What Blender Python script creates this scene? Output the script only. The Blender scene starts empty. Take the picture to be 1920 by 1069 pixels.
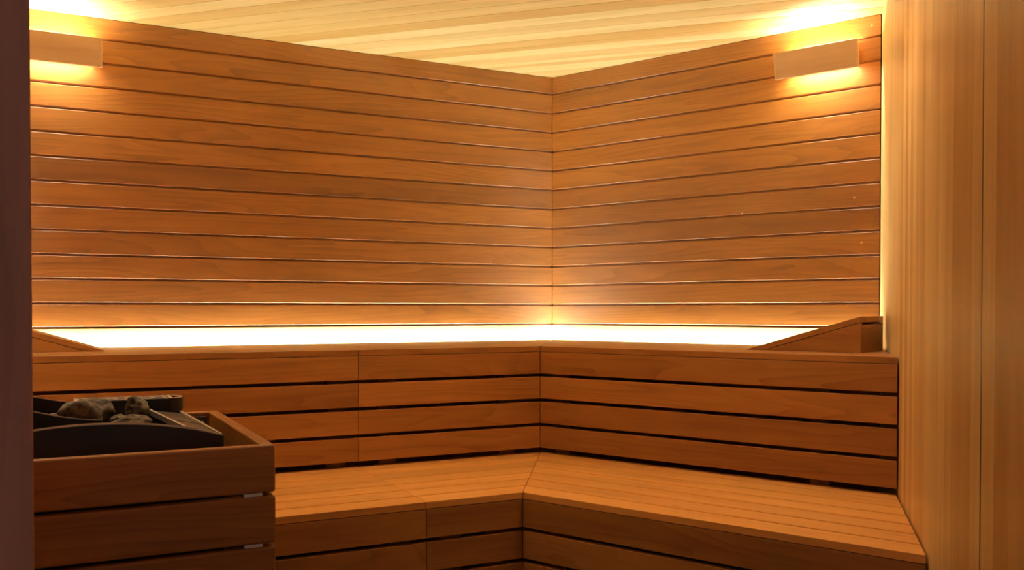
import bpy, bmesh, math, random
from mathutils import Vector, noise
random.seed(11)
scn = bpy.context.scene
COL = scn.collection
EYE = 1.04                                   # lens height above the floor

# ------------------------------------------------------------------ room plan
TL, TR, TS = 1.100435, -0.900092, 0.309463
C0 = Vector((0.20313, 4.62176))              # far corner of the room
A = Vector((-math.sin(TL), -math.cos(TL)))   # along the left wall, away from the corner
B = Vector((-math.sin(TR), -math.cos(TR)))   # along the right wall
NL = Vector((-A.y, A.x)); NL = NL if NL.dot(B) > 0 else -NL
NR = Vector((-B.y, B.x)); NR = NR if NR.dot(A) > 0 else -NR
SD = -Vector((math.sin(TS), math.cos(TS)))   # along the side wall towards the door
NS = Vector((-SD.y, SD.x)); NS = NS if NS.dot(-B) > 0 else -NS
KM = 1 / math.tan((TL - TR) / 2)             # mitre: along = KM * dist
RW = 1.60489                                 # right wall length
KS = SD.dot(B) / SD.dot(NR)                  # side wall: along = RW + KS * dist
LW = 2.62                                    # left wall length
S0 = C0 + B * RW
CEIL = EYE + 1.16919
ZU = EYE - 0.14969                           # upper bench top
ZL = ZU - 0.44                               # lower bench top
DU, DL = 0.73204, 1.41782                    # bench fronts, distance from walls
JT = KM * DU + 0.77353                       # module joint on the left side

def PL(al, d): return C0 + A * al + NL * d
def PR(al, d): return C0 + B * al + NR * d
def PE(al, d): return PL(LW - d, al)
def PS(t, d): return S0 + SD * t + NS * d

# ------------------------------------------------------------------ materials
def nodes(name):
    m = bpy.data.materials.new(name); m.use_nodes = True
    nt = m.node_tree
    return m, nt, nt.nodes['Principled BSDF']

def mathn(nt, op, a, b=None, c=None):
    n = nt.nodes.new('ShaderNodeMath'); n.operation = op
    for i, x in enumerate((a, b, c)):
        if x is None: continue
        if isinstance(x, (int, float)): n.inputs[i].default_value = x
        else: nt.links.new(x, n.inputs[i])
    return n.outputs[0]

def wood(name, dark, mid, light, rough=0.42, ring=0.5, fine=0.35, tone_amt=0.5, hue=(1, 1, 1), spec=0.5, ringscale=12, bump=0.15, swirl=1.0):
    m, nt, bs = nodes(name)
    N, L = nt.nodes, nt.links
    uv = N.new('ShaderNodeUVMap'); uv.uv_map = 'UVMap'
    sep = N.new('ShaderNodeSeparateXYZ'); L.new(uv.outputs[0], sep.inputs[0])
    U, V = sep.outputs[0], sep.outputs[1]
    tone = N.new('ShaderNodeAttribute'); tone.attribute_name = 'tone'; T = tone.outputs['Fac']
    def nz(su, sv, detail, rgh=0.5, dist=0.0):
        c = N.new('ShaderNodeCombineXYZ')
        L.new(mathn(nt, 'MULTIPLY', U, su), c.inputs[0]); L.new(mathn(nt, 'MULTIPLY', V, sv), c.inputs[1])
        n = N.new('ShaderNodeTexNoise'); n.noise_dimensions = '2D'
        n.inputs['Scale'].default_value = 1; n.inputs['Detail'].default_value = detail
        n.inputs['Roughness'].default_value = rgh; n.inputs['Distortion'].default_value = dist
        L.new(c.outputs[0], n.inputs['Vector']); return n.outputs['Fac']
    base = nz(0.55, 6 * swirl, 2.5, 0.45, 0.3)
    # growth rings: contour lines of the slow noise
    rg = mathn(nt, 'FRACT', mathn(nt, 'MULTIPLY_ADD', base, ringscale, mathn(nt, 'MULTIPLY', V, 26.0)))
    rg = mathn(nt, 'POWER', rg, 2.2)
    mask = nz(1.7, 9, 1.0)
    rg = mathn(nt, 'MULTIPLY', rg, mathn(nt, 'SMOOTH_MIN', mathn(nt, 'MULTIPLY', mask, 1.4), 1.0, 0.1))
    fib = nz(5, 420, 3.0, 0.6)
    blot = nz(1.4, 13, 3.0, 0.6)
    f = mathn(nt, 'MULTIPLY_ADD', rg, -ring, 0.62)
    f = mathn(nt, 'ADD', f, mathn(nt, 'MULTIPLY_ADD', fib, fine, -0.5 * fine))
    f = mathn(nt, 'ADD', f, mathn(nt, 'MULTIPLY_ADD', blot, 0.8, -0.4))
    cr = N.new('ShaderNodeValToRGB'); e = cr.color_ramp
    e.elements[0].position = 0.08; e.elements[0].color = (*dark, 1)
    e.elements[1].position = 0.95; e.elements[1].color = (*light, 1)
    k = e.elements.new(0.55); k.color = (*mid, 1)
    L.new(f, cr.inputs[0])
    mul = N.new('ShaderNodeMix'); mul.data_type = 'RGBA'; mul.blend_type = 'MULTIPLY'; mul.inputs[0].default_value = 1
    g = mathn(nt, 'MULTIPLY_ADD', T, tone_amt, 1 - tone_amt * 0.5)
    cmb = N.new('ShaderNodeCombineColor')
    for i in range(3): L.new(mathn(nt, 'POWER', g, hue[i]), cmb.inputs[i])
    L.new(cr.outputs[0], mul.inputs[6]); L.new(cmb.outputs[0], mul.inputs[7])
    L.new(mul.outputs[2], bs.inputs['Base Color'])
    L.new(mathn(nt, 'MULTIPLY_ADD', fib, 0.16, rough - 0.08), bs.inputs['Roughness'])
    bs.inputs['Specular IOR Level'].default_value = spec
    bp = N.new('ShaderNodeBump'); bp.inputs['Strength'].default_value = bump; bp.inputs['Distance'].default_value = 0.002
    L.new(fib, bp.inputs['Height']); L.new(bp.outputs[0], bs.inputs['Normal'])
    return m

def flat(name, col, rough=0.5, metal=0.0, nscale=0, namt=0.0, bump=0.0):
    m, nt, bs = nodes(name)
    bs.inputs['Roughness'].default_value = rough; bs.inputs['Metallic'].default_value = metal
    if nscale:
        tc = nt.nodes.new('ShaderNodeTexCoord')
        n = nt.nodes.new('ShaderNodeTexNoise'); n.inputs['Scale'].default_value = nscale; n.inputs['Detail'].default_value = 6
        nt.links.new(tc.outputs['Object'], n.inputs['Vector'])
        cr = nt.nodes.new('ShaderNodeValToRGB')
        cr.color_ramp.elements[0].position = .3; cr.color_ramp.elements[1].position = .7
        cr.color_ramp.elements[0].color = (*[c * (1 - namt) for c in col], 1)
        cr.color_ramp.elements[1].color = (*[min(1, c * (1 + namt)) for c in col], 1)
        nt.links.new(n.outputs['Fac'], cr.inputs[0]); nt.links.new(cr.outputs[0], bs.inputs['Base Color'])
        if bump:
            bp = nt.nodes.new('ShaderNodeBump'); bp.inputs['Strength'].default_value = bump; bp.inputs['Distance'].default_value = .004
            nt.links.new(n.outputs['Fac'], bp.inputs['Height']); nt.links.new(bp.outputs[0], bs.inputs['Normal'])
    else: bs.inputs['Base Color'].default_value = (*col, 1)
    return m

def emit(name, col, s):
    m, nt, bs = nodes(name)
    bs.inputs['Base Color'].default_value = (.8, .8, .8, 1)
    bs.inputs['Emission Color'].default_value = (*col, 1); bs.inputs['Emission Strength'].default_value = s
    return m

LED_S, SCONCE_S, EXPO = 225.0, 235.0, 0.0
END_FILL_S = 560.0
FILL_SPOT_S = 86.0
LEDC = (1.0, 0.92, 0.74)
WARM = (1.0, 0.86, 0.66)
M = dict(
    wall=wood('thermo_wood_wall', (.21, .080, .010), (.37, .150, .022), (.50, .225, .042), rough=.36, ring=.35, fine=.36, tone_amt=.55, hue=(1, 1.15, 1.3), spec=.75),
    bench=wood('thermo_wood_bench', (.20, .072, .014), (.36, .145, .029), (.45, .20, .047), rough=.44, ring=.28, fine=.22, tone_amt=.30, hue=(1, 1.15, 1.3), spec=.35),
    seat=wood('thermo_wood_brightened', (.44, .17, .032), (.75, .335, .070), (.86, .42, .10), rough=.46, ring=.18, fine=.22, tone_amt=.24, hue=(1, 1.15, 1.3), spec=.35),  # same wood as the bench, colour raised to stand in for light on the seats
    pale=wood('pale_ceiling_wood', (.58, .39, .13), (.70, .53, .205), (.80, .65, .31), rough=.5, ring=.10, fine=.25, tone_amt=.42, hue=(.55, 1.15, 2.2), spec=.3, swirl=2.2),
    cedar=wood('pale_side_wall_wood', (.52, .28, .085), (.74, .46, .155), (.86, .60, .24), rough=.42, ring=.16, fine=.30, tone_amt=1.0, hue=(.7, 1.1, 1.6), spec=.4, swirl=2.4),
    shade=wood('sconce_wood', (.50, .30, .15), (.62, .40, .21), (.70, .47, .27), rough=.5, ring=.15, fine=.25, tone_amt=.1, spec=.3),
    post=wood('door_post_wood', (.30, .13, .085), (.44, .20, .135), (.52, .26, .18), rough=.5, ring=.25, fine=.15, tone_amt=.1, spec=.3),
    plug=flat('plug_wood', (.75, .45, .22), .5),
    floor=flat('floor_tile', (.10, .08, .07), .5, 0, 8, .2),
    black=flat('black_painted_steel', (.006, .0055, .005), .42, .0),
    steel=flat('brushed_steel', (.75, .70, .60), .38, .9),
    edge=flat('worn_steel_edge', (.42, .34, .26), .35, .8),
    darksteel=flat('dark_steel', (.16, .15, .13), .36, .9),
    stone=flat('sauna_stone', (.115, .09, .05), .8, 0, 60, .85, 1.0),
    led=emit('led_light', LEDC, LED_S),
    lamp=emit('sconce_light', (1.0, .90, .74), SCONCE_S),
    end_fill=emit('added_end_fill_light', WARM, END_FILL_S),
    fill_spot=emit('added_spot_fill', WARM, FILL_SPOT_S),
    alu=flat('aluminium', (.7, .68, .65), .4, .8),
)

wb = M['wall'].node_tree.nodes['Principled BSDF']; wb.inputs['Coat Weight'].default_value = .7; wb.inputs['Coat Roughness'].default_value = .38; wb.inputs['Coat IOR'].default_value = 1.6; wb.inputs['Coat Tint'].default_value = (1, .93, .8, 1)

# ------------------------------------------------------------------ mesh builder
class MB:
    def __init__(s): s.v, s.f, s.uv, s.t, s.mi = [], [], [], [], []; s.mats = []
    def midx(s, m):
        if m not in s.mats: s.mats.append(m)
        return s.mats.index(m)
    def add_bm(s, bm, mat, d=None, tone=.5, off=None, smooth=False):
        d = Vector(d).normalized() if d is not None else Vector((1, 0, 0))
        off = off if off is not None else (random.uniform(0, 40), random.uniform(0, 40))
        base = len(s.v); mi = s.midx(mat)
        bm.verts.index_update(); bm.normal_update()
        for v in bm.verts: s.v.append(v.co.copy())
        for f in bm.faces:
            n = f.normal
            s.f.append([base + v.index for v in f.verts]); s.t.append(tone); s.mi.append(mi)
            if abs(n.dot(d)) > .7:
                q = Vector((-d.y, d.x, 0)) if abs(d.z) < .9 else Vector((1, 0, 0))
                s.uv.append([(v.co.cross(q).length * .2 + off[0], v.co.dot(q) + off[1]) for v in f.verts])
            else:
                w = n.cross(d).normalized()
                if w.z < -.5 or (abs(w.z) < .5 and w.y < 0): w = -w
                s.uv.append([(v.co.dot(d) + off[0], v.co.dot(w) + off[1]) for v in f.verts])
    def prism(s, plan, z0, z1, mat, d, bev=.0015, tone=.5, zfun=None, seg=1):
        bm = bmesh.new(); n = len(plan)
        ar = sum(plan[i].x * plan[(i + 1) % n].y - plan[(i + 1) % n].x * plan[i].y for i in range(n))
        if ar < 0: plan = plan[::-1]
        lo = [bm.verts.new((p.x, p.y, z0)) for p in plan]
        hi = [bm.verts.new((p.x, p.y, z1 if zfun is None else zfun(p))) for p in plan]
        bm.faces.new(lo[::-1]); bm.faces.new(hi)
        for i in range(n): bm.faces.new((lo[i], lo[(i + 1) % n], hi[(i + 1) % n], hi[i]))
        if bev: bmesh.ops.bevel(bm, geom=bm.edges[:], offset=bev, segments=seg, affect='EDGES', profile=.5)
        s.add_bm(bm, mat, d, tone); bm.free()
    def extrude(s, prof, P, Q, n2, mat, tone=.5, kP=0, kQ=0):
        """profile of (out, z) swept from plan point P to Q; out is along n2; kP/kQ shift the ends along the run per unit of out"""
        bm = bmesh.new(); d = (Q - P).normalized(); m = len(prof)
        a = []; b = []
        for o, z in prof:
            p = P + n2 * o + d * (kP * o); q = Q + n2 * o - d * (kQ * o)
            a.append(bm.verts.new((p.x, p.y, z))); b.append(bm.verts.new((q.x, q.y, z)))
        bm.faces.new(a); bm.faces.new(b[::-1])
        for i in range(m): bm.faces.new((a[i], b[i], b[(i + 1) % m], a[(i + 1) % m]))
        bmesh.ops.recalc_face_normals(bm, faces=bm.faces[:])
        s.add_bm(bm, mat, (d.x, d.y, 0), tone); bm.free()
    def build(s, name, parent=None, origin=None, smooth=False):
        me = bpy.data.meshes.new(name)
        o = origin if origin is not None else Vector((0, 0, 0))
        me.from_pydata([v - o for v in s.v], [], s.f); me.update()
        ul = me.uv_layers.new(name='UVMap'); k = 0
        for f in s.uv:
            for c in f: ul.data[k].uv = c; k += 1
        at = me.attributes.new('tone', 'FLOAT', 'FACE')
        for i, t in enumerate(s.t): at.data[i].value = t
        for m in s.mats: me.materials.append(m)
        for i, p in enumerate(me.polygons): p.material_index = s.mi[i]; p.use_smooth = smooth
        ob = bpy.data.objects.new(name, me); COL.objects.link(ob)
        if parent is not None:
            ob.parent = parent; ob.location = o - Vector(parent.location)
        else: ob.location = o
        return ob

def v3(p, z=0): return Vector((p.x, p.y, z))
def rot_free_empty(name, loc, label, cat, group=None):
    o = bpy.data.objects.new(name, None); COL.objects.link(o); o.location = loc; o.empty_display_size = .1
    o['label'] = label; o['category'] = cat
    if group: o['group'] = group
    return o
def tag(o, label, cat, group=None):
    o['label'] = label; o['category'] = cat
    if group: o['group'] = group
    return o
def struct(o, label=None):
    o['kind'] = 'structure'
    if label: o['label'] = label
    return o
def part(mb, name, par): # origin at the thing's own empty
    return mb.build(name, par, origin=Vector(par.location))

# ------------------------------------------------------------------ walls
JZ0, JP = EYE + 1.0855, 0.0963               # board joints of the two thermo-wood walls
def board_wall(name, P, Q, n2, tones, kP, kQ, plugs=()):
    mb = MB(); d = (Q - P).normalized()
    js = [JZ0 - JP * k for k in range(22)]
    js = [j for j in js if j > .02] + [0.0]
    top = CEIL
    for k, j in enumerate(js):
        t = tones[k % len(tones)]
        b, tz = j, (top if k == 0 else top - .0058)
        if k == 0:
            tz = CEIL - .001
        prof = [(-.018, b + .0012), (-.0045, b + .0012), (0, b + .0052), (0, tz - .0012), (-.0012, tz), (-.018, tz)]
        mb.extrude(prof, P, Q, n2, M['pale'] if k == 13 else M['wall'], t, kP, kQ)  # board beside the LED strip made paler so its glow turns white
        top = b
    # tongue layer seen at the bottom of each groove, and the backing board
    mb.extrude([(-.030, 0), (-.009, 0), (-.009, CEIL - .004), (-.030, CEIL - .004)], P, Q - d * .001, n2, M['wall'], .15, kP, kQ)
    mb.extrude([(-.060, 0), (-.031, 0), (-.031, CEIL + .03), (-.060, CEIL + .03)], P - d * .1, Q + d * .15, n2, M['wall'], .15, 0, 0)
    for al, z in plugs:
        c = P + d * al
        bm = bmesh.new()
        bmesh.ops.create_circle(bm, cap_ends=True, segments=14, radius=.0048)
        w = Vector((n2.x, n2.y, 0)); u = Vector((d.x, d.y, 0))
        for v in bm.verts: v.co = v3(c + n2 * .0006, z) + u * v.co.x + Vector((0, 0, v.co.y))
        mb.add_bm(bm, M['plug'], u); bm.free()
    return mb.build(name)

rnd = random.Random(5)
tL = [.6, .62, .45, .62, .5, .6, .0, .45, .42, .4, .45, .38, .45, .7, .5] + [rnd.random() for _ in range(12)]
tR = [.7, .6, .8, .85, .8, .7, .35, .2, .05, .35, .4, .4, .45, .6, .5] + [rnd.random() for _ in range(12)]
g = .0012
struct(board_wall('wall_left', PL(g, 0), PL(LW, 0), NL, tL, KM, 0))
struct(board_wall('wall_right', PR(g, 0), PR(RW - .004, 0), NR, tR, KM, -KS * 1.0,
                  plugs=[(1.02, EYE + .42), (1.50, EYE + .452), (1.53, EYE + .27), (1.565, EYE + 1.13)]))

# side wall: upright boards, each with its own width and tone, running to the door
mb = MB()
edges = [0.0, .16, .34, .45, .56, .67, .78, .86, .934, 1.0, 1.07, 1.135, 1.20, 1.30, 1.40, 1.525, 1.65, 1.75, 1.85, 1.961, 2.078, 2.1815, 2.29, 2.40, 2.50, 2.60, 2.75, 2.86, 2.98, 3.08, 3.2, 3.3, 3.4]
tones = [.9, .8, .85, .95, .8, .75, .4, .7, .3, .62, .35, .62, .42, .34, .60, .52, .58, .47, .28, .30, .55, .50, .18, .30, .40, .35, .5, .3, .45, .3, .5, .4]
for i in range(len(edges) - 1):
    t0, t1 = edges[i], edges[i + 1]
    gp = .0001
    e1 = t1 - (.012 if abs(t1 - 2.1815) < .001 else gp)
    plan = [PS(t0 + gp, -.018), PS(e1, -.018), PS(e1, 0), PS(t0 + gp, 0)]
    mb.prism(plan, 0, CEIL, M['cedar'], (0, 0, 1), 0.0, tones[i])
mb.prism([PS(2.1698, -.018), PS(2.1812, -.018), PS(2.1812, -.0004), PS(2.1698, -.0004)], 0, CEIL, M['black'], (0, 0, 1), 0, .0)  # black strip filling the seam, stands in for the shadow in the gap
mb.prism([PS(-.1, -.04), PS(3.4, -.04), PS(3.4, -.0185), PS(-.1, -.0185)], 0, CEIL, M['cedar'], (0, 0, 1), 0, .0)
struct(mb.build('wall_side'))

# end wall on the left (behind the door post) and door post
mb = MB()
k = 0; dd = 0
while dd < 2.60:
    d1 = min(dd + .1, 2.61)
    mb.prism([PL(LW, dd), PL(LW, d1 - .0005), PL(LW + .02, d1 - .0005), PL(LW + .02, dd)], 0, CEIL, M['cedar'], (0, 0, 1), .0, rnd.random())
    dd = d1
struct(mb.build('wall_end'))
PD = 2.616
mb = MB()
pa = 2.295
mb.prism([PL(pa, PD), PL(LW + .25, PD), PL(LW + .25, PD - .045), PL(pa, PD - .045)], 0, 2.6, M['post'], (0, 0, 1), .0015, .5)
struct(mb.build('trim_1'), 'door post of plain wood in the near left foreground')

mb = MB()
mb.prism([PL(-.42, PD), PL(LW + .02, PD), PL(LW + .02, PD - .03), PL(-.42, PD - .03)], 2.02, CEIL, M['cedar'], (A.x, A.y, 0), 0, .5)
struct(mb.build('wall_front'))

# ceiling: boards square to the side wall
mb = MB()
CE = Vector((math.cos(TS), -math.sin(TS))); CN = Vector((math.sin(TS), math.cos(TS)))
w = 0.5; q = -.9
base = Vector((0, 0))
y = .95
i = 0
while y < 5.35:
    wd = rnd.choice([.094, .094, .094, .047])
    a0 = base + CN * y; 
    mb.prism([a0 + CE * -3.4, a0 + CE * 2.2, a0 + CE * 2.2 + CN * (wd - .0028), a0 + CE * -3.4 + CN * (wd - .0028)], CEIL, CEIL + .015, M['pale'], (CE.x, CE.y, 0), .0012, rnd.choice([.15, .35, .5, .6, .75, .95]))
    y += wd
mb.prism([base + CN * .95 + CE * -3.4, base + CN * .95 + CE * 2.2, base + CN * 5.4 + CE * 2.2, base + CN * 5.4 + CE * -3.4], CEIL + .0155, CEIL + .03, M['pale'], (CE.x, CE.y, 0), 0, .2)
struct(mb.build('ceiling'))

mb = MB()
mb.prism([Vector((-4, -3)), Vector((3, -3)), Vector((3, 6)), Vector((-4, 6))], -.05, 0, M['floor'], (1, 0, 0), 0, .5)
struct(mb.build('floor'))

# ------------------------------------------------------------------ benches
def jit(): return min(1, max(0, random.gauss(.5, .26)))
def slat_edges(front, back):
    out = [(front - .0925, front)]; f = front - .0925 - .0095
    while f - .03 > back:
        b = max(f - .096, back); out.append((b, f)); f = b - .0095
    return out
RZ = [(.0235, .113), (.1255, .2145), (.228, .3165), (.3295, .4175)]   # riser boards below the bench top

def bench(side, lo, hi, front, back, ztop, base_z, label, group, posts):
    """lo/hi: functions along(dist); side 'L' or 'R'"""
    P = PL if side == 'L' else PR
    D = A if side == 'L' else B
    mid = (lo(front) + hi(front)) / 2
    e = rot_free_empty('bench_section', v3(P(mid, front - .2), base_z), label, 'bench', group)
    for b, f in slat_edges(front, back):
        mb = MB()
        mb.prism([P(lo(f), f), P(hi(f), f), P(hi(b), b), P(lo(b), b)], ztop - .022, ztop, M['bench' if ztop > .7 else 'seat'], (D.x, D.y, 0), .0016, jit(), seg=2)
        part(mb, 'seat_slat', e)
    for z1, z0 in RZ:
        if ztop - z0 < base_z + .0: continue
        mb = MB(); f, b = front, front - .021
        mb.prism([P(lo(f) , f), P(hi(f), f), P(hi(b), b), P(lo(b), b)], ztop - z0, ztop - z1, M['bench'], (D.x, D.y, 0), .0014, jit(), seg=2)
        part(mb, 'riser_board', e)
    for al in posts:
        mb = MB(); f, b = front - (.048 if ztop > .7 else .040), front - .085
        mb.prism([P(al - .035, f), P(al + .035, f), P(al + .035, b), P(al - .035, b)], base_z, ztop - .0222, M['bench'], (0, 0, 1), .002, .3)
        part(mb, 'support_post', e)
        mb = MB()
        kk = KS * (b - back - .03) if (side == 'R' and al > 1) else 0
        mb.prism([P(al - .02, b), P(al + .02, b), P(al + .02 - kk, back + .03), P(al - .02 - kk, back + .03)], ztop - .09, ztop - .0222, M['bench'], (NL.x, NL.y, 0), .002, .3)
        part(mb, 'cross_bearer', e)
    return e
mit = lambda d: KM * d + .0011
jr = lambda d: JT - .0009
jl = lambda d: JT + .0009
lend = lambda d: LW - .012
rend = lambda d: RW + KS * d - .006
kU, kL = KM * DU, KM * DL
GU, GL = 'upper bench sections along the walls', 'lower bench sections below the upper bench'
bench('L', mit, jr, DU, .046, ZU, 0.0, 'short slatted upper bench section left of the corner mitre, between two seams', GU, [kU + .13, JT - .13])
bench('L', jl, lend, DU, .046, ZU, 0.0, 'upper wooden bench section on the far left, rising behind the stone heater', GU, [JT + .07, LW - .3])
bench('R', mit, rend, DU, .046, ZU, 0.0, 'long upper wooden bench section right of the corner, carrying the large wedge headrest', GU, [kU + .08, RW + KS * DU - .27])
bench('L', lambda d: KM * d + .0011, jr, DL, DU - .04, ZL, 0.0, 'short lower slatted seat section in the middle, left of the diagonal corner mitre', GL, [kL + .08, JT - .1])
bench('L', jl, lend, DL, DU - .04, ZL, 0.0, 'lower slatted seat section on the left, ending behind the wooden heater guard', GL, [JT + .07, LW - .3])
bench('R', mit, rend, DL, DU - .04, ZL, 0.0, 'wide lower slatted seat section on the right, running to the pale upright-board wall', GL, [kL + .08, RW + KS * DL - .2])

# ------------------------------------------------------------------ LED strips behind the upper bench
def led(side, al0, al1, label):
    P = PL if side == 'L' else PR; D = A if side == 'L' else B; n2 = NL if side == 'L' else NR
    e = rot_free_empty('led_strip', v3(P((al0(0) + al1(0)) / 2, .023), ZU - .05), label, 'light strip', 'light strips behind the upper bench')
    mb = MB(); k0 = KM; kq = 0 if side == 'L' else -KS
    mb.extrude([(.003, ZU - .055), (.043, ZU - .055), (.043, ZU - .009), (.022, ZU - .009), (.022, ZU - .031), (.008, ZU - .031), (.008, ZU - .011), (.003, ZU - .011)], P(al0(0), 0), P(al1(0), 0), n2, M['alu'], .5, k0, kq)
    part(mb, 'channel', e)
    mb = MB()
    prof = [(.0085, ZU - .012), (.0215, ZU - .012), (.0215, ZU - .030), (.0085, ZU - .030)]
    mb.extrude(prof, P(al0(0), 0), P(al1(0), 0), n2, M['led'], .5, k0, kq)
    part(mb, 'diffuser', e)
led('L', lambda d: .003, lambda d: LW - .01, 'glowing warm white light strip along the foot of the left wall')
led('R', lambda d: .003, lambda d: RW - .012, 'glowing warm white light strip along the foot of the right wall')

# ------------------------------------------------------------------ wedge headrests
def wedge(side, thin, tall, d0, d1, h, label):
    P = PL if side == 'L' else PR; D = A if side == 'L' else B
    sg = 1 if tall > thin else -1
    e = rot_free_empty('headrest', v3(P((thin + tall) / 2, (d0 + d1) / 2), ZU), label, 'headrest', 'wooden wedge headrests on the upper bench')
    L_ = abs(tall - thin); zt = lambda al: ZU + .001 + h * abs(al - thin) / L_
    def poly(prof, da, db, tone, name, bev=.0008):
        """profile of (along, height above bench) pushed from dist da to db"""
        bm = bmesh.new()
        f0 = []; f1 = []
        for al, h_ in prof:
            for lst, dd in ((f0, da), (f1, db)):
                p = P(al, dd); lst.append(bm.verts.new((p.x, p.y, ZU + .0008 + h_)))
        bm.faces.new(f0); bm.faces.new(f1[::-1]); m = len(prof)
        for i in range(m): bm.faces.new((f0[i], f1[i], f1[(i + 1) % m], f0[(i + 1) % m]))
        bmesh.ops.recalc_face_normals(bm, faces=bm.faces[:])
        if bev: bmesh.ops.bevel(bm, geom=bm.edges[:], offset=bev, segments=1, affect='EDGES')
        mb = MB(); mb.add_bm(bm, M['bench'], (D.x, D.y, 0), tone); bm.free()
        part(mb, name, e)
    ft = .0205; k_ = L_ * ft / h
    n = 4; wd = (d1 - d0) / n
    for i in range(n):
        poly([(thin, 0), (tall, h), (tall, h - ft), (thin + sg * k_, 0)], d0 + wd * i + .0008, d0 + wd * (i + 1) - .0008, jit(), 'top_slat')
    for dd in (d0, d1 - .02):
        poly([(thin + sg * (k_ + .006), 0), (tall, h - ft - .0018), (tall, 0)], dd + .0012, dd + .0188, jit(), 'side_panel', 0)
    mb = MB()
    mb.prism([P(tall - sg * .020, d0 + .0205), P(tall - sg * .0008, d0 + .0205), P(tall - sg * .0008, d1 - .0205), P(tall - sg * .020, d1 - .0205)], ZU + .001, zt(tall) - .030, M['bench'], (NR.x, NR.y, 0), 0, .2)
    part(mb, 'end_panel', e)
    return e
wedge('R', 1.267, 1.690, .25, .508, .126, 'dark wooden wedge headrest at the right end of the upper bench, beside the pale wall')
wedge('L', 2.089, 2.53, .11, .41, .139, 'wooden wedge headrest at the left end of the upper bench, partly behind the door post')

# ------------------------------------------------------------------ wall sconces
def sconce(side, a0, a1, zt, zb, label):
    P, D, n2 = {'L': (PL, A, NL), 'R': (PR, B, NR), 'E': (PE, NL, -A)}[side]
    ot, ob, th = .100, .080, .010
    e = rot_free_empty('wall_sconce', v3(P((a0 + a1) / 2, 0), zb), label, 'wall light', 'wooden wall lights below the ceiling')
    mb = MB()
    def hexa(pts, dirv, tone=.5):
        bm = bmesh.new(); vs = [bm.verts.new(p) for p in pts]
        for f in ((0, 1, 2, 3), (7, 6, 5, 4), (0, 4, 5, 1), (1, 5, 6, 2), (2, 6, 7, 3), (3, 7, 4, 0)): bm.faces.new([vs[i] for i in f])
        bmesh.ops.recalc_face_normals(bm, faces=bm.faces[:])
        bmesh.ops.bevel(bm, geom=bm.edges[:], offset=.0008, segments=1, affect='EDGES')
        mb.add_bm(bm, M['shade'], dirv, tone); bm.free()
    q = lambda al, o, z: v3(P(al, o), z)
    hexa([q(a0, ob, zb), q(a1, ob, zb), q(a1, ot, zt), q(a0, ot, zt), q(a0, ob - th, zb), q(a1, ob - th, zb), q(a1, ot - th, zt), q(a0, ot - th, zt)], (D.x, D.y, 0))
    part(mb, 'shade', e)
    for al, s in ((a0 + .034, 1), (a1 - .034, -1)):
        mb = MB()
        hexa([q(al, .001, zb + .03), q(al + s * .009, .001, zb + .03), q(al + s * .009, ob - th, zb + .03), q(al, ob - th, zb + .03), q(al, .001, zt), q(al + s * .009, .001, zt), q(al + s * .009, ot - th, zt), q(al, ot - th, zt)], (0, 0, 1), .7)
        part(mb, 'end_cap', e)
    for al, s in ((a0, 1), (a1, -1)):
        mb = MB()
        hexa([q(al - s * .0005, ob + .0006, zb - .0004), q(al + s * .010, ob + .0006, zb - .0004), q(al + s * .010, ot + .0006, zt + .0004), q(al - s * .0005, ot + .0006, zt + .0004), q(al - s * .0005, ob - th - .0006, zb - .0004), q(al + s * .010, ob - th - .0006, zb - .0004), q(al + s * .010, ot - th - .0006, zt + .0004), q(al - s * .0005, ot - th - .0006, zt + .0004)], (0, 0, 1), 1.4)
        part(mb, 'edge_strip', e)
    mb = MB(); 
    mb.prism([P(a0 + .06, .001), P(a1 - .06, .001), P(a1 - .06, .016), P(a0 + .06, .016)], zb + .030, zt - .040, M['alu'], (D.x, D.y, 0), .001, .5)
    part(mb, 'mounting_plate', e)
    mb = MB(); r = .012; oc = .042; zc = zt - .034
    prof = [(oc + r * math.cos(t), zc + r * math.sin(t)) for t in [2 * math.pi * i / 10 for i in range(10)]]
    mb.extrude(prof, P(a0 + .06, 0), P(a1 - .06, 0), n2, M['end_fill' if side == 'E' else 'lamp'], .5)
    part(mb, 'lamp_tube', e)
    for al in (a0 + .075, a1 - .075):
        mb = MB()
        mb.prism([P(al - .004, .016), P(al + .004, .016), P(al + .004, oc - r + .001), P(al - .004, oc - r + .001)], zc - .008, zc + .008, M['alu'], (0, 0, 1), 0)
        part(mb, 'lamp_holder', e)
sconce('R', 1.199, 1.541, EYE + 1.0605, EYE + .9565, 'wooden wall light glowing above and below, high on the right wall')
sconce('E', 1.05, 1.392, EYE + 1.0605, EYE + .9565, 'added wooden wall light on the end wall, out of view, brightening the seats')  # added fill sconce, unseen, lifts the seats and right-hand risers
sconce('L', 2.077, 2.419, EYE + 1.0625, EYE + .9545, 'wooden wall light high on the left wall, partly hidden by the door post')

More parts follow.
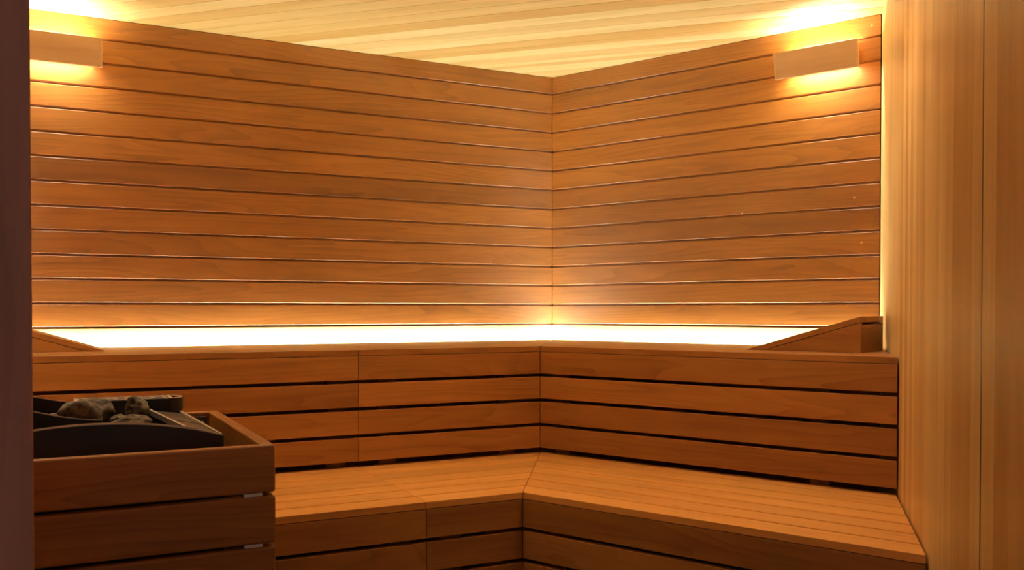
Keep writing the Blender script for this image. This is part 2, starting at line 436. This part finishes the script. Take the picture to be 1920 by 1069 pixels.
# ------------------------------------------------------------------ two added fill spots that brighten the seats, unseen above the frame
def fill_spot_can(x, y, label):
    e = rot_free_empty('added_ceiling_spot', Vector((x, y, CEIL)), label, 'added fill light', 'added unseen spots brightening the lower seats')
    def ring(name, r0, r1, z0, z1, mat):
        mb = MB(); n = 28
        for i in range(n):
            t0, t1 = 2 * math.pi * i / n, 2 * math.pi * (i + 1) / n
            ps = [Vector((x + r * math.cos(t), y + r * math.sin(t))) for r, t in ((r0, t0), (r1, t0), (r1, t1), (r0, t1))]
            if r0 == 0: ps = [ps[0], ps[1], ps[2]]
            mb.prism(ps, z0, z1, mat, (0, 0, 1), 0)
        return part(mb, name, e)
    ring('can', .098, .106, CEIL - .125, CEIL - .0005, M['shade'])
    ring('diffuser', 0, .0975, CEIL - .022, CEIL - .010, M['fill_spot'])
fill_spot_can(-.45, 2.75, 'added round ceiling spot brightening the left lower seat, unseen above the frame')
fill_spot_can(.75, 2.70, 'added round ceiling spot brightening the right lower seat, unseen above the frame')

# ------------------------------------------------------------------ heater guard
HB = Vector((-0.47897, 1.84721)); ZT = EYE - .2735; HD = .713; HW = .66
def PH(x, y): return HB + A * x - NL * y
guard = rot_free_empty('heater_guard', v3(PH(HW / 2, HD / 2), 0), 'slatted wooden box guard enclosing the black heater at lower left', 'guard')
TH = .027
z = ZT; first = True
while z > .12:
    z0 = z - .0955
    mb = MB(); mb.prism([PH(0, 0), PH(HW, 0), PH(HW, TH), PH(0, TH)], z0, z, M['bench'], (A.x, A.y, 0), .005, jit(), seg=3); part(mb, 'front_board', guard)
    mb = MB(); mb.prism([PH(0, HD - TH), PH(HW, HD - TH), PH(HW, HD), PH(0, HD)], z0, z, M['bench'], (A.x, A.y, 0), .0035, jit(), seg=3); part(mb, 'back_board', guard)
    for xx in (0, HW - TH):
        mb = MB(); mb.prism([PH(xx, TH + .0006), PH(xx + TH, TH + .0006), PH(xx + TH, HD - TH - .0006), PH(xx, HD - TH - .0006)], z0, z, M['bench'], (NL.x, NL.y, 0), .003, jit(), seg=2); part(mb, 'side_board', guard)
    zg = z0 - .0075
    if zg > .12:
        mb = MB(); mb.prism([PH(.026, .003), PH(.062, .003), PH(.062, .022), PH(.026, .022)], zg + .0005, z0 - .0003, M['alu'], (1, 0, 0), 0); o = part(mb, 'spacer', guard)
        o['label'] = 'small silver metal spacer'
    z = zg
for x0 in (TH, HW - TH - .04):
    for y0 in (TH, HD - TH - .04):
        mb = MB(); mb.prism([PH(x0, y0 + .0005), PH(x0 + .04, y0 + .0005), PH(x0 + .04, y0 + .0395), PH(x0, y0 + .0395)], 0, ZT - .12, M['bench'], (0, 0, 1), .002, .2); part(mb, 'corner_post', guard)
mb = MB(); mb.prism([PH(.034, HD - TH - .004), PH(.085, HD - TH - .004), PH(.085, HD - TH - .0005), PH(.034, HD - TH - .0005)], ZT - .10, ZT - .012, M['darksteel'], (0, 0, 1), .0005)
for dz in (.03, .07):
    bm = bmesh.new(); bmesh.ops.create_cone(bm, cap_ends=True, segments=12, radius1=.007, radius2=.005, depth=.006)
    for v in bm.verts:
        c = v.co.copy(); p = PH(.044 + c.x, HD - TH - .006 - c.z); v.co = v3(p, ZT - dz + c.y)
    mb.add_bm(bm, M['steel'], (0, 0, 1)); bm.free()
o = part(mb, 'bracket', guard); o['label'] = 'dark metal bracket with bolts'

# ------------------------------------------------------------------ heater
X0, X1, Y0, Y1 = .085, .575, .10, .575
heater = rot_free_empty('sauna_heater', v3(PH((X0 + X1) / 2, (Y0 + Y1) / 2), 0), 'black steel stove full of stones standing inside the wooden guard', 'heater')
def interp(tab, x):
    if x <= tab[0][0]: return tab[0][1]
    for (a, b), (c, d) in zip(tab, tab[1:]):
        if x <= c:
            t = (x - a) / (c - a); return b + (d - b) * t
    return tab[-1][1]
def curved_panel(name, tab, y0, y1, zb, mat, rim=None, n=40):
    """upright panel with a curved top edge; rim = small folded lip on top"""
    mb = MB(); bm = bmesh.new(); x0, x1 = tab[0][0], tab[-1][0]
    rows = []
    for i in range(n + 1):
        x = x0 + (x1 - x0) * i / n; zt = EYE + interp(tab, x)
        rows.append([bm.verts.new(v3(PH(x, y), zz)) for y, zz in ((y0, zb), (y0, zt), (y1, zt), (y1, zb))])
    for r, s in zip(rows, rows[1:]):
        for i in range(4):
            bm.faces.new((r[i], s[i], s[(i + 1) % 4], r[(i + 1) % 4]))
    bm.faces.new(rows[0]); bm.faces.new(rows[-1][::-1])
    bmesh.ops.recalc_face_normals(bm, faces=bm.faces[:])
    mb.add_bm(bm, mat, (A.x, A.y, 0)); bm.free()
    o = part(mb, name, heater)
    rb = MB()
    for i in range(n):
        xa, xb = x0 + (x1 - x0) * i / n, x0 + (x1 - x0) * (i + 1) / n
        za, zb_ = EYE + interp(tab, xa), EYE + interp(tab, xb)
        bm = bmesh.new(); vs = []
        for x, z in ((xa, za), (xb, zb_)):
            for y, dz in ((y0 - .0006, .0012), (y1 + .0012, .0012), (y1 + .0012, -.0010), (y0 - .0006, -.0010)): vs.append(bm.verts.new(v3(PH(x, y), z + dz)))
        for f in ((0, 1, 2, 3), (7, 6, 5, 4), (0, 4, 5, 1), (1, 5, 6, 2), (2, 6, 7, 3), (3, 7, 4, 0)): bm.faces.new([vs[j] for j in f])
        bmesh.ops.recalc_face_normals(bm, faces=bm.faces[:]); rb.add_bm(bm, M['edge'], (A.x, A.y, 0)); bm.free()
    r = part(rb, 'edge_trim', heater); r.parent = o; r.location = (0, 0, 0); r['label'] = 'bare metal top edge'
    return o
def smooth_tab(f, x0, x1, n=30): return [(x0 + (x1 - x0) * i / n, f(x0 + (x1 - x0) * i / n)) for i in range(n + 1)]
arch = smooth_tab(lambda x: -.2255 - .036 * (abs(x - .33) / .245) ** 2.1, X0, X1)
curved_panel('front_panel', arch, Y0, Y0 + .0025, .30, M['black'])
curved_panel('front_liner', [(x, z + .0005) for x, z in arch if .13 <= x <= .52], Y0 + .0105, Y0 + .0125, .62, M['darksteel'])
curved_panel('saddle_panel', smooth_tab(lambda x: -.231 + .0022 + .030 * max(0, (x - .305) / .14) ** 1.6 * .9, .312, X1 - .003), .20, .2025, .62, M['black'])
curved_panel('back_panel', smooth_tab(lambda x: -.2215 + .042 * max(0, (x - .30) / .16) ** 1.7 * .62, .30, X1 - .003), .50, .5025, .60, M['black'])
# body sides and base
mb = MB()
mb.prism([PH(X0, Y0 + .0026), PH(X0 + .0025, Y0 + .0026), PH(X0 + .0025, Y1), PH(X0, Y1)], .30, EYE - .268, M['black'], (0, 0, 1), 0)
part(mb, 'side_panel', heater)
mb = MB()
mb.prism([PH(X1 - .0025, Y0 + .0026), PH(X1, Y0 + .0026), PH(X1, Y1), PH(X1 - .0025, Y1)], .30, EYE - .262, M['black'], (0, 0, 1), 0)
part(mb, 'side_panel', heater)
mb = MB()
mb.prism([PH(X0 + .003, Y0 + .003), PH(X1 - .003, Y0 + .003), PH(X1 - .003, Y1), PH(X0 + .003, Y1)], .12, .70, M['black'], (0, 0, 1), .004)
part(mb, 'body', heater)
for x in (X0 + .05, X1 - .05):
    for y in (Y0 + .05, Y1 - .05):
        mb = MB(); mb.prism([PH(x - .015, y - .015), PH(x + .015, y - .015), PH(x + .015, y + .015), PH(x - .015, y + .015)], 0, .1205, M['black'], (0, 0, 1), .001); part(mb, 'leg', heater)
# sloping top plate on the right with folded rims
def plate(name, pts, th, mat):
    mb = MB(); bm = bmesh.new()
    hi = [bm.verts.new(v3(PH(x, y), EYE + z)) for x, y, z in pts]; lo = [bm.verts.new(v3(PH(x, y), EYE + z - th)) for x, y, z in pts]
    bm.faces.new(hi); bm.faces.new(lo[::-1]); n = len(pts)
    for i in range(n): bm.faces.new((lo[i], lo[(i + 1) % n], hi[(i + 1) % n], hi[i]))
    bmesh.ops.recalc_face_normals(bm, faces=bm.faces[:])
    mb.add_bm(bm, mat, (NL.x, NL.y, 0)); bm.free(); return part(mb, name, heater)
plate('top_plate', [(.176, .27, -.2415), (.0925, .27, -.259), (.0915, Y0 + .013, -.2605), (.156, Y0 + .013, -.2435)], .002, M['darksteel'])
plate('top_plate', [(.195, .455, -.2385), (.128, .455, -.2485), (.0925, .272, -.2585), (.176, .272, -.2405)], .002, M['darksteel'])
plate('rim', [(.201, .455, -.2345), (.195, .455, -.2345), (.156, Y0 + .013, -.2395), (.162, Y0 + .013, -.2395)], .012, M['steel'])
plate('rim', [(.129, .455, -.2430), (.124, .455, -.2430), (.086, Y0 + .013, -.2585), (.091, Y0 + .013, -.2585)], .010, M['steel'])
# perforated rail at the back with a rounded right end
def rail():
    x0, x1, y0, y1, zt, zb = .110, .350, .503, .590, EYE - .2165, EYE - .249
    r = (y1 - y0) / 2; yc = (y0 + y1) / 2
    outline = [(x1, y0), (x0 + r, y0)] + [(x0 + r - r * math.sin(t), yc - r * math.cos(t)) for t in [math.pi * i / 12 for i in range(1, 12)]] + [(x0 + r, y1), (x1, y1)]
    mb = MB(); bm = bmesh.new()
    hi = [bm.verts.new(v3(PH(x, y), zt)) for x, y in outline]; lo = [bm.verts.new(v3(PH(x, y), zb)) for x, y in outline]
    for i in range(len(outline)): j = (i + 1) % len(outline); bm.faces.new((lo[i], lo[j], hi[j], hi[i]))
    bm.faces.new(lo)
    mb.add_bm(bm, M['black'], (A.x, A.y, 0)); bm.free()
    mb.prism([PH(x0 + .012, y0 + .004), PH(x1, y0 + .004), PH(x1, y1 - .01), PH(x0 + .012, y1 - .01)], EYE - .34, zb, M['black'], (A.x, A.y, 0), 0)
    part(mb, 'vent_housing', heater)
    # grid: cells with square holes, built as bars
    mb = MB(); bar = .0065; zt2 = zt + .0005
    def bar_(xa, xb, ya, yb):
        mb.prism([PH(xa, ya), PH(xb, ya), PH(xb, yb), PH(xa, yb)], zt2 - .0016, zt2 + .0008, M['steel'], (A.x, A.y, 0), 0)
    inner = x0 + r
    bar_(inner, x1, y0, y0 + .012); bar_(inner, x1, yc - .007, yc + .007); bar_(inner, x1, y1 - .012, y1)
    nx = 7
    for i in range(nx + 1):
        x = inner + (x1 - inner) * i / nx
        bar_(x - .0055, x + .0055, y0, y1)
    for a0, a1 in [(i, i + 1) for i in range(12)]:
        t0, t1 = math.pi * a0 / 12, math.pi * a1 / 12
        ps = [PH(inner - rr * math.sin(t), yc - rr * math.cos(t)) for rr, t in ((r, t0), (r, t1), (r - .008, t1), (r - .008, t0))]
        mb.prism(ps, zt2 - .0016, zt2 + .0008, M['steel'], (A.x, A.y, 0), 0)
    bar_(inner - .012, inner, yc - .004, yc + .004); bar_(inner - .016, inner - .009, y0 + .012, y1 - .012)
    o = part(mb, 'vent_grille', heater); o['label'] = 'shiny perforated steel grille'
rail()

# ------------------------------------------------------------------ stones
def stone(x, y, z, sx, sy, sz, rot, seed, label, tilt=0):
    bm = bmesh.new(); bmesh.ops.create_icosphere(bm, subdivisions=4, radius=1)
    off = Vector((seed * 3.1, seed * 7.7, seed * 1.3)); rr = random.Random(seed)
    planes = [(Vector((rr.gauss(0, 1), rr.gauss(0, 1), rr.gauss(0, 1))).normalized(), rr.uniform(.62, .9)) for _ in range(11)]
    for v in bm.verts:
        n = v.co.normalized(); rad = 1.0
        for pn, pd in planes:
            c = n.dot(pn)
            if c > 0: rad = min(rad, pd / c)
        rad += .12 * noise.noise(n * 2.2 + off) + .07 * noise.noise(n * 5 + off) + .05 * (abs(noise.noise(n * 9 + off)) - .2) + .03 * noise.noise(n * 22 + off)
        p = n * rad; p = Vector((p.x * sx, p.y * sy, p.z * sz))
        p = Vector((p.x * math.cos(tilt) - p.z * math.sin(tilt), p.y, p.x * math.sin(tilt) + p.z * math.cos(tilt)))
        p = Vector((p.x * math.cos(rot) - p.y * math.sin(rot), p.x * math.sin(rot) + p.y * math.cos(rot), p.z))
        q = v3(PH(0, 0)) ; w = A * p.x - NL * p.y
        v.co = Vector((w.x, w.y, p.z))
    mb = MB(); mb.add_bm(bm, M['stone'], (1, 0, 0)); bm.free()
    for i in range(len(mb.v)): mb.v[i] = mb.v[i] + v3(PH(x, y), EYE + z)
    o = mb.build('heater_stone', None, origin=v3(PH(x, y), EYE + z), smooth=True)
    tag(o, label, 'stone', 'rough stones on the heater')
stone(.352, .285, -.230, .046, .050, .040, .2, 3, 'big pointed grey-brown stone, leftmost of the large heater stones', -.1)
stone(.318, .390, -.232, .044, .042, .040, 1.0, 5, 'tall rough stone leaning behind the big left stone in the heater', .3)
stone(.2285, .372, -.224, .032, .036, .029, .4, 9, 'rounded stone on top of the flat stone at the right of the heater')
stone(.246, .290, -.246, .046, .038, .017, -.2, 12, 'low flat dark stone under the rounded one in the heater', .05)
stone(.405, .300, -.236, .030, .030, .018, .6, 14, 'small low stone at the far left, half behind the curved black panel')
stone(.262, .205, -.256, .030, .030, .018, .6, 21, 'small light stone lying just behind the middle of the arched front panel')
stone(.180, .250, -.272, .036, .034, .022, .2, 25, 'dark sunken stone beside the sloping metal plate of the heater')
stone(.268, .42, -.262, .034, .036, .024, 1.2, 27, 'dark sunken stone in front of the perforated grille')

# ------------------------------------------------------------------ world: dim light of the space outside the open door
w = bpy.data.worlds.new('world'); scn.world = w; w.use_nodes = True
bg = w.node_tree.nodes['Background']; bg.inputs[0].default_value = (.88, .70, .66, 1); bg.inputs[1].default_value = .27

# ------------------------------------------------------------------ camera
cam = bpy.data.cameras.new('camera'); co = bpy.data.objects.new('camera', cam); COL.objects.link(co)
co.location = (0, 0, EYE); co.rotation_euler = (math.radians(90) - .015695, 0, 0)
cam.sensor_fit = 'HORIZONTAL'; cam.sensor_width = 36; cam.lens = 1712.796 / 1920 * 36
cam.shift_y = (607.867 - 534.5) / 1920
cam.clip_start = .02
cam.dof.use_dof = True; cam.dof.focus_distance = 3.4; cam.dof.aperture_fstop = 16
scn.camera = co
vs = scn.view_settings
scn.display_settings.display_device = 'sRGB'
vs.view_transform = 'Standard'; vs.look = 'None'; vs.gamma = 1; vs.use_curve_mapping = False
vs.exposure = EXPO
